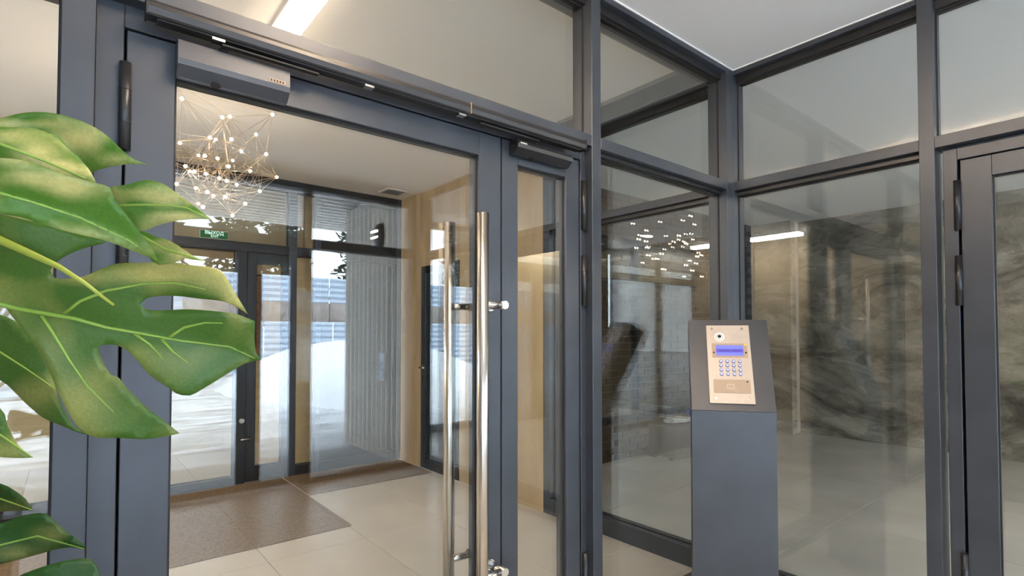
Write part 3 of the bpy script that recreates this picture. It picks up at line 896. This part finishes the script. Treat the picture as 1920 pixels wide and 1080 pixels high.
on_panel(sbox('display_text_line', ux(.205), ux(.83), ut(.365), ut(.318), 0.0105, 0.0107, M['screen_band'], ped))
for k in range(15):
    if k in (8,): continue
    on_panel(sbox('display_character', ux(.27 + k * .034), ux(.294 + k * .034), ut(.35), ut(.335), 0.0107, 0.0109, M['screen_text'], ped))
on_panel(sbox('sticker', ux(.86), ux(.92), ut(.272), ut(.25), 0.0098, 0.0101, M['yellow'], ped))
for a in (.15, .888):
    on_panel(sdisc('sensor_dot', ux(a), ut(.365), 0.0038, 0.0098, 0.0103, M['lens'], ped, 14))
for r_, b in enumerate((.478, .532, .588, .642)):
    for c_, a in enumerate((.30, .445, .59, .73)):
        on_panel(sdisc('button', ux(a), ut(b), 0.0082, 0.008, 0.0115, M['key'], ped, 18, 0.0072))
        on_panel(sbox('button_mark', ux(a) - 0.003, ux(a) + 0.003, ut(b) - 0.0022, ut(b) + 0.0022, 0.0115, 0.0117, M['key_mark'], ped))
on_panel(sbox('card_reader', ux(.10), ux(.925), ut(.875), ut(.71), 0.008, 0.0095, M['plate_beige'], ped))
cr = [(.41, .56, .775, .765), (.41, .56, .825, .815), (.40, .415, .82, .77), (.555, .57, .82, .77), (.57, .62, .845, .835)]
for (a, b, c, d) in cr:
    on_panel(sbox('card_symbol', ux(a), ux(b), ut(c), ut(d), 0.0095, 0.0098, M['plate'], ped))
on_panel(sdisc('sensor_dot', ux(.86), ut(.735), 0.003, 0.0095, 0.0099, M['lens'], ped, 12))

# ------------------------------------------------------------------ monstera plant
plant = empty('monstera_plant', (-0.33, 0.72, 0), 'large green monstera plant in a tall black planter before the glass doors', 'plant')
v, f = prism_geo([(-0.20, 0.0), (-0.22, 0.80), (0.22, 0.80), (0.20, 0.0)], 'y', -0.21, 0.21)
obj('planter', [(a - 0.33, b + 0.72, c) for (a, b, c) in v], f, M['planter'], plant)
box('soil', -0.52, -0.14, 0.53, 0.91, 0.80, 0.806, M['soil'], plant)

def densify(poly, step):
    out = []
    n = len(poly)
    for i in range(n):     # Catmull-Rom through the traced points, keeping sharp tips sharp
        p0, p1, p2, p3 = (Vector(poly[(i + k) % n][:2]) for k in (-1, 0, 1, 2))
        if len(poly[i]) > 2: p0 = p1
        if len(poly[(i + 1) % n]) > 2: p3 = p2
        m = max(1, int((p2 - p1).length / step))
        for s in range(m):
            q = s / m
            out.append(0.5 * ((2 * p1) + (p2 - p0) * q + (2 * p0 - 5 * p1 + 4 * p2 - p3) * q * q + (3 * p1 - p0 - 3 * p2 + p3) * q ** 3))
    return out

def seg_dist(p, line):
    best, tt = 1e9, 0
    acc = 0
    for a, b in zip(line[:-1], line[1:]):
        a, b = Vector(a), Vector(b)
        d = b - a
        q = max(0, min(1, (p - a).dot(d) / max(1e-6, d.length_squared)))
        dist = (a + d * q - p).length
        if dist < best: best, tt = dist, acc + q
        acc += 1
    return best

def make_leaf(poly, mid, depth, tilt, fold, mat, veins=(), step=11, wave=0.004, seed=0, label=None, pale=()):
    """poly / mid / veins traced in picture units; depth in metres at the leaf's middle; tilt = metres per 100 units"""
    bnd = densify(poly, step)
    cx = sum(p.x for p in bnd) / len(bnd); cy = sum(p.y for p in bnd) / len(bnd)
    n = len(bnd)
    rnd = random.Random(seed)
    def inside(p):
        c = False
        for i in range(n):
            a, b = bnd[i], bnd[i - 1]
            if (a.y > p.y) != (b.y > p.y) and p.x < (b.x - a.x) * (p.y - a.y) / (b.y - a.y) + a.x:
                c = not c
        return c
    pts = list(bnd)
    x0, x1 = min(p.x for p in bnd), max(p.x for p in bnd)
    y0, y1 = min(p.y for p in bnd), max(p.y for p in bnd)
    g = step * 1.15
    yy, row = y0, 0
    while yy < y1:
        xx = x0 + (g / 2 if row % 2 else 0)
        while xx < x1:
            p = Vector((xx, yy))
            if inside(p) and min((p - b).length for b in bnd) > g * 0.6:
                pts.append(p)
            xx += g
        yy += g * 0.87; row += 1
    res = delaunay_2d_cdt(pts, [], [list(range(n))], 1, 1e-4)
    P2, F2 = res[0], res[2]
    ph = [rnd.uniform(0, 6) for _ in range(4)]
    def dep(p):
        d = depth + tilt[0] * (p.x - cx) / 100 + tilt[1] * (p.y - cy) / 100
        d += fold * (1 - math.exp(-seg_dist(p, mid) / 60))
        d += wave * math.sin(p.x / 42 + ph[0]) * math.sin(p.y / 37 + ph[1])
        return d
    front = [at_depth(p.x, p.y, dep(p)) for p in P2]
    back = [at_depth(p.x, p.y, dep(p) + 0.0012) for p in P2]
    m = len(front)
    faces = [list(q) for q in F2] + [[i + m for i in reversed(q)] for q in F2]
    cnt = {}
    for q in F2:
        for a, b in zip(q, list(q[1:]) + [q[0]]):
            cnt[(a, b)] = 1
    for (a, b) in list(cnt):
        if (b, a) not in cnt:
            faces.append([b, a, a + m, b + m])
    lf = obj('leaf', front + back, faces, mat, plant, smooth=True)
    if label: lf['label'] = label
    att = lf.data.attributes.new('variegation_warm_light', 'FLOAT', 'POINT')  # pale spots: leaf variegation together with warm light put into the colour
    for i in range(2 * m):
        p = P2[i % m]
        att.data[i].value = min(1.0, sum(math.exp(-(((p.x - a) / c) ** 2 + ((p.y - b) / d_) ** 2)) for (a, b, c, d_) in pale))
    def rib(name, line, r0, r1):
        ds = []
        for a, b in zip(line[:-1], line[1:]):
            a, b = Vector(a), Vector(b)
            k = max(2, int((b - a).length / 14))
            ds += [a.lerp(b, s / k) for s in range(k)]
        ds.append(Vector(line[-1]))
        L = len(ds)
        tube(name, [at_depth(p.x, p.y, dep(p) - 0.0006) for p in ds], [r0 + (r1 - r0) * i / (L - 1) for i in range(L)], M['vein'], lf, 8)
    if len(mid) > 1: rib('midrib', mid, 0.0036 if veins else 0.0016, 0.0008)
    for vn in veins: rib('vein', vn, 0.0022, 0.0006)
    return lf

Z = lambda pts: [(a / 2.7, 430 + b / 2.7) + ((1,) if len(r) else ()) for (a, b, *r) in pts]
T = 1   # marks a sharp point
big = [(-70, 400), (0, 402), (60, 415), (110, 428), (200, 450, T), (196, 456), (170, 462), (140, 472), (108, 490), (95, 508), (102, 521), (118, 523)]
big += Z([(420, 240), (500, 205), (600, 172), (720, 170), (860, 165), (960, 180), (1060, 190), (1110, 205), (1150, 250), (1190, 320), (1257, 432, T), (1200, 395), (1130, 365), (1000, 350), (900, 338), (800, 338), (740, 352), (708, 378), (740, 405), (820, 410), (950, 405), (1100, 415), (1200, 430), (1290, 465, T), (1288, 560), (1300, 630), (1325, 660, T), (1240, 680), (1130, 745), (1040, 800), (960, 842), (890, 830), (850, 800), (760, 740), (700, 670), (640, 610), (600, 590), (540, 582), (498, 592), (505, 630), (530, 690), (560, 735), (600, 750), (640, 800), (740, 900), (820, 960), (908, 1032, T), (860, 1045), (740, 1062), (600, 1057), (490, 1055), (430, 1030), (380, 985), (330, 900), (290, 820), (250, 720), (180, 600), (60, 440)])
big += [(0, 572), (-70, 560)]
make_leaf(big, [(-70, 560), (0, 570), (35, 579), (140, 597), (200, 614), (290, 630), (340, 639), (430, 650), (478, 672)], 0.66, (0.012, 0.01), -0.012, M['leaf'],
          [[(120, 588), (150, 565), (200, 545), (270, 532), (330, 531), (385, 543)],
           [(78, 592), (100, 625), (130, 675), (165, 725), (213, 773)],
           [(318, 632), (345, 614), (385, 605), (417, 606)],
           [(303, 636), (325, 660), (352, 680)],
           [(252, 626), (280, 645), (305, 672)]], seed=1, label='broad split leaf with pale veins', pale=((250, 512, 70, 18), (340, 508, 70, 22), (410, 520, 50, 30), (440, 562, 25, 35), (130, 520, 60, 18)))
make_leaf([(-70, 560), (0, 590), (25, 600), (67, 640), (100, 710), (108, 742), (140, 800), (184, 819, T), (150, 812), (110, 796), (80, 783), (48, 756), (22, 730), (0, 713), (-70, 680)],
          [(-70, 628), (0, 660), (50, 692), (102, 728)], 0.74, (0.01, 0.0), 0.01, M['leaf'], seed=2)
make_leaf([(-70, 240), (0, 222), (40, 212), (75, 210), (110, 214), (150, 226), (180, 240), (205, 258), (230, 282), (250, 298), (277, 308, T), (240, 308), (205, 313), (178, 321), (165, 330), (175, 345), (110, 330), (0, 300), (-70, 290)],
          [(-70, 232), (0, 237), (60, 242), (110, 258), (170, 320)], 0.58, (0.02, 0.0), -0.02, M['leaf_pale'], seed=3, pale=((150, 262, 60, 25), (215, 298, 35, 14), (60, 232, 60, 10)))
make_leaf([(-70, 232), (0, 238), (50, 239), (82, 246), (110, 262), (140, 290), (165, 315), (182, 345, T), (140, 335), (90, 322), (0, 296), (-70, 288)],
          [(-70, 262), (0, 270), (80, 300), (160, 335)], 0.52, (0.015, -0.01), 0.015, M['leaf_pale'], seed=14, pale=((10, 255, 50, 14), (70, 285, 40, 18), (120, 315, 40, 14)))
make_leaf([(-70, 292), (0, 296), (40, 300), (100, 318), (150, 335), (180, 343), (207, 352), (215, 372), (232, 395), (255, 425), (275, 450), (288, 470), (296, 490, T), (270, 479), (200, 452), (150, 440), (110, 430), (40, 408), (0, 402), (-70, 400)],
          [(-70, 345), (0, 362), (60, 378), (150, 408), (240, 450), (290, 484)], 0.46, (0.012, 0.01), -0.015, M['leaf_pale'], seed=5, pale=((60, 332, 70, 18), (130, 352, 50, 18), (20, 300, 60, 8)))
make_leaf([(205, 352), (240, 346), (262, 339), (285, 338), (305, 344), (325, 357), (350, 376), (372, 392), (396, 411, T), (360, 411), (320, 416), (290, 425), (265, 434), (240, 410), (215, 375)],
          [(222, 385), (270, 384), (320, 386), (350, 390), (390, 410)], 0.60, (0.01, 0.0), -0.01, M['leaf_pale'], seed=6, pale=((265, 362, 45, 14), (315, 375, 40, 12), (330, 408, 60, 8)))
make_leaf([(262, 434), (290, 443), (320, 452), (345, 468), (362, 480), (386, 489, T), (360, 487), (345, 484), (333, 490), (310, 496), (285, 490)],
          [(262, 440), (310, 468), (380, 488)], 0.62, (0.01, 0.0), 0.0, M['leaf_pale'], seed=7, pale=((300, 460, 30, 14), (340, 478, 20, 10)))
make_leaf([(-70, 740), (0, 765), (15, 800), (35, 835), (63, 858, T), (30, 859), (0, 857), (-70, 850)], [(-70, 795), (0, 815), (60, 857)], 0.66, (0.01, 0), 0.0, M['leaf'], seed=8)
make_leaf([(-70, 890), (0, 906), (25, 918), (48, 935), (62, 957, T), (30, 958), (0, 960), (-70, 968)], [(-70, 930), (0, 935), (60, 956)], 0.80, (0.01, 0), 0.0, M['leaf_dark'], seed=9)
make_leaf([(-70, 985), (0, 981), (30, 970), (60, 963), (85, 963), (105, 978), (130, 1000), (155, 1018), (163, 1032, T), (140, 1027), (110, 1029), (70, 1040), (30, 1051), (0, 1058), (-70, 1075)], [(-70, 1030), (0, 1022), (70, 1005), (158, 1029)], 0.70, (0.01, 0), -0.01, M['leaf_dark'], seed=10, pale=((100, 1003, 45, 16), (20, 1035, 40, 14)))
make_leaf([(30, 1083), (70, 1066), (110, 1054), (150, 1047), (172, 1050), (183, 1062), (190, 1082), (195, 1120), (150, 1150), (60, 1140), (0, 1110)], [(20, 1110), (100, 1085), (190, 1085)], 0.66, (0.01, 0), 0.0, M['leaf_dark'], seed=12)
# petioles
def petiole(pix, r0, r1):
    pts = [at_depth(x, y, d) for (x, y, d) in pix]
    L = len(pts)
    tube('petiole', pts, [r0 + (r1 - r0) * i / (L - 1) for i in range(L)], M['stem'], plant, 10)
petiole([(-90, 415, .60), (0, 450, .60), (60, 477, .60), (110, 500, .605), (160, 532, .61), (213, 572, .62)], 0.0055, 0.0015)
base = Vector((-0.33, 0.72, 0.80))
for (px, py, d) in ((-70, 560, .66), (-70, 628, .74), (-70, 262, .58), (-70, 262, .52), (-70, 345, .46), (-70, 795, .66), (-70, 930, .80), (-70, 1030, .70), (-90, 415, .60), (20, 1110, .66)):
    e = at_depth(px, py, d)
    mdl = (base + e) / 2 + Vector((-0.06, 0.0, 0.10))
    pts = [base.lerp(mdl, s / 4) * (1 - s / 4) + mdl.lerp(e, 0) * (s / 4) for s in range(5)]
    pts = []
    for s in range(9):
        q = s / 8
        pts.append(base * (1 - q) ** 2 + mdl * 2 * q * (1 - q) + e * q * q)
    tube('petiole', pts, [0.009 - 0.004 * s / 8 for s in range(9)], M['stem'], plant, 8)

# ------------------------------------------------------------------ outside, behind the street front
gz = -0.06
def snow_field(name, x0, x1, y0, y1, nx, ny, hfun, label, cat, kind=None):
    vs, fs = [], []
    for j in range(ny + 1):
        for i in range(nx + 1):
            x = x0 + (x1 - x0) * i / nx; y = y0 + (y1 - y0) * j / ny
            vs.append((x, y, hfun(x, y)))
    for j in range(ny):
        for i in range(nx):
            a = j * (nx + 1) + i
            fs.append([a, a + 1, a + nx + 2, a + nx + 1])
    return tag(obj(name, vs, fs, M['snow'], None, smooth=True), label, cat, kind=kind)
from mathutils import noise as mn
def h1(x, y):
    edge = min(1, max(0, (-3.2 - y) / 1.5))
    if y > -3.2: return gz - 0.012
    return gz - 0.03 + 0.02 * edge + 0.05 * mn.noise(Vector((x * 0.9, y * 2.6, 0))) + 0.03 * mn.noise(Vector((x * 3, y * 6, 3)))
gr = snow_field('ground', -30, 35, -38, YW - 0.11, 150, 150, h1, 'snowy paved forecourt outside the street front', 'ground', 'structure')
gr.data.materials[0] = M['snow_ground']
# paving blocks near the door (single pieces), patches of snow over the rest
src = None
k = 0
for j in range(14):
    for i in range(20):
        x0 = -0.6 + i * 0.205 + (0.1 if j % 2 else 0); y1 = YW - 0.12 - j * 0.105
        if src is None:
            src = box('paver', x0, x0 + 0.198, y1 - 0.098, y1, gz - 0.03, gz, M['paver'], gr, 0.004)
        else:
            instance('paver', src, (x0 + 0.099, y1 - 0.049, gz - 0.015), gr)
def h2(x, y):
    d = ((x - 6.0) / 3.2) ** 2 + ((y + 10.5) / 5.0) ** 2
    return gz - 0.05 + 1.25 * max(0, 1 - d) ** 0.7 + 0.10 * mn.noise(Vector((x * 1.6, y * 1.6, 1))) * max(0, 1 - d)
snow_field('snow_heap', 2.8, 9.2, -15.5, -5.5, 40, 50, h2, 'high heap of shovelled snow beside the timber wall', 'snow heap')

# timber clad wall: boards on a plan curve, straight then rounding away
cw = empty('wall_timber', (2.9, -3.0, 0), 'timber board clad outer wall beside the street front', 'wall', kind='structure')
def plan(s):
    Ls = 1.62
    if s < Ls: return Vector((2.80, YW - 0.14 - s)), Vector((-1, 0))
    a = (s - Ls) / 0.55
    if a < PI / 2:
        return Vector((2.80 + 0.55 - 0.55 * math.cos(a), YW - 0.14 - Ls - 0.55 * math.sin(a))), Vector((-math.cos(a), -math.sin(a)))
    q = s - Ls - 0.55 * PI / 2
    return Vector((3.35 + q, YW - 0.14 - Ls - 0.55)), Vector((0, -1))
s, k = 0.0, 0
rnd = random.Random(2)
ZT = 2.92
while s < 3.0:
    wdt = 0.125
    p, n = plan(s + wdt / 2)
    tdir = Vector((-n.y, n.x))
    th = 0.024 + rnd.uniform(0, 0.008)
    c = [p + tdir * (wdt / 2 - 0.014), p - tdir * (wdt / 2 - 0.014)]
    c2 = [q - n * 0.008 for q in c[::-1]]
    c = [q + n * (th - 0.024) for q in c]
    poly = [(q.x, q.y) for q in c + c2]
    prism('board', poly, 'z', gz, ZT, M['board'], cw)
    s += wdt
bk = [plan(q * 0.1)[0] - plan(q * 0.1)[1] * 0.009 for q in range(0, 31)]
bk2 = [plan(q * 0.1)[0] - plan(q * 0.1)[1] * 0.055 for q in range(30, -1, -1)]
n = len(bk)
vs = [(q.x, q.y, gz) for q in bk + bk2] + [(q.x, q.y, ZT) for q in bk + bk2]
fs = [[i, i + 1, 2 * n + i + 1, 2 * n + i] for i in range(n - 1)] + [[n + i, n + i + 1, 3 * n + i + 1, 3 * n + i] for i in range(n - 1)]
obj('backing', vs, fs, M['board_dark'], cw)
# wall lamp, call plate and reader on the timber
t = empty('wall_lamp', (2.74, -2.65, 2.47), 'dark oval bulkhead lamp on the timber wall', 'lamp')
v, f = [], []
bm = bmesh.new(); bmesh.ops.create_uvsphere(bm, u_segments=20, v_segments=12, radius=1)
for q in bm.verts: q.co = Vector((2.795 - 0.09 * max(0, -q.co.x) + 0.0 * q.co.x, -2.65 + 0.10 * q.co.y, 2.47 + 0.15 * q.co.z))
v, f = bm_out(bm)
obj('lamp_shell', v, f, M['frame_dark'], t, smooth=True)
for zz in (2.43, 2.50): box('lamp_lens', 2.70, 2.715, -2.71, -2.59, zz, zz + 0.02, M['lamp_neutral'], t)
t = empty('call_panel', (2.78, -2.59, 0.95), 'steel call panel on the timber wall', 'call panel')
box('call_plate', 2.78, 2.795, -2.66, -2.52, 0.80, 1.12, M['steel'], t, 0.002)
for zz in (0.86, 0.93, 1.0): tube('call_button', [(2.782, -2.59, zz), (2.775, -2.59, zz)], 0.018, M['black'], t)
t = empty('card_reader', (2.78, -2.05, 1.42), 'small grey card reader on the timber wall', 'card reader')
box('reader_case', 2.775, 2.795, -2.11, -2.03, 1.35, 1.49, M['steel_dark'], t, 0.003)
box('reader_light', 2.773, 2.776, -2.075, -2.065, 1.46, 1.47, M['key_mark'], t)

# canopy with a slatted soffit
cp = empty('canopy', (0, -3.5, 2.95), 'flat canopy with a slatted larch soffit over the street front', 'canopy', kind='structure')
box('canopy_deck', -8, 3.6, -5.3, YW - 0.12, 3.0, 3.25, M['black'], cp)
srcs = None
yy = YW - 0.16
while yy > -5.25:
    if srcs is None:
        srcs = box('soffit_board', -8, 3.6, yy - 0.125, yy, 2.985, 2.998, M['soffit'], cp, 0.001)
    else:
        instance('soffit_board', srcs, (-2.2, yy - 0.0625, 2.9915), cp)
    yy -= 0.182

# corrugated hoarding, brown planks above it
def corrugated(name, x0, x1, y, z0, z1, pitch, amp, mat, parent):
    n = int((z1 - z0) / pitch * 4)
    vs, fs = [], []
    for i in range(n + 1):
        z = z0 + (z1 - z0) * i / n
        o_ = amp * math.sin(2 * PI * (z - z0) / pitch)
        vs += [(x0, y + o_, z), (x1, y + o_, z), (x0, y + o_ - 0.01, z), (x1, y + o_ - 0.01, z)]
    for i in range(n):
        a = 4 * i
        fs += [[a, a + 1, a + 5, a + 4], [a + 2, a + 6, a + 7, a + 3]]
    return obj(name, vs, fs, mat, parent)
fe = empty('hoarding', (4, -16.9, gz), 'galvanised corrugated hoarding across the street', 'hoarding')
for i in range(14):
    x0 = -14 + i * 2.4
    corrugated('corrugated_sheet', x0, x0 + 2.37, -16.5, gz, 1.75, 0.21, 0.03, M['fence'], fe)
    corrugated('corrugated_sheet', x0, x0 + 2.37, -16.9, 2.45, 3.4, 0.21, 0.03, M['fence'], fe)
    box('plank_band', x0, x0 + 2.37, -16.95, -16.85, 1.75, 2.45, M['brown_plank'], fe)
    box('hoarding_post', x0 - 0.06, x0 + 0.0, -17.1, -16.98, gz, 3.4, M['frame_dark'], fe)
# shed with a snow-laden round roof
sh = empty('shed', (0.2, -13.5, gz), 'pale corrugated shed with a snow laden round roof', 'shed')
corrugated('shed_wall', -1.8, 2.2, -12.4, gz, 2.7, 0.25, 0.03, M['fence'], sh)
box('shed_body', -1.75, 2.15, -14.6, -12.5, gz, 2.7, M['fence'], sh)
pl = [(-2.0, 2.7)] + [(0.2 - 2.2 * math.cos(a * PI / 14), 2.7 + 0.75 * math.sin(a * PI / 14)) for a in range(1, 14)] + [(2.4, 2.7)]
prism('snow_roof', pl, 'y', -14.8, -12.2, M['snow'], sh)

# pines behind the hoarding
def pine(x, y, h, seed, label):
    rnd = random.Random(seed)
    t = empty('pine_tree', (x, y, gz), label, 'tree', 'pines behind the hoarding')
    tube('trunk', [(x, y, gz), (x + rnd.uniform(-.2, .2), y, h)], [0.16, 0.05], M['bark'], t, 8)
    vs, fs = [], []
    for k in range(2600):
        z = h * (0.16 + 0.84 * rnd.random() ** 0.8)
        R = (1 - (z / h - 0.16) / 0.86) * h * 0.115 + 0.1
        a = rnd.uniform(0, 2 * PI); r = R * math.sqrt(rnd.random())
        c = Vector((x + r * math.cos(a), y + r * math.sin(a), z - 0.25 * r))
        d1 = Vector((rnd.uniform(-1, 1), rnd.uniform(-1, 1), rnd.uniform(-.5, .5))).normalized() * rnd.uniform(.15, .42)
        d2 = Vector((rnd.uniform(-1, 1), rnd.uniform(-1, 1), rnd.uniform(-1, 1))).normalized() * 0.10
        n = len(vs)
        vs += [c - d1, c + d2, c + d1, c - d2]
        fs.append([n, n + 1, n + 2, n + 3])
    f = obj('foliage', vs, fs, M['needle'], t); f['kind'] = 'stuff'
for i in range(12):
    pine(-11 + i * 2.7, -20.5 - 3.0 * (i % 2), 13.0 + 1.5 * math.sin(i * 1.7), 40 + i, 'dark pine tree behind the corrugated hoarding')
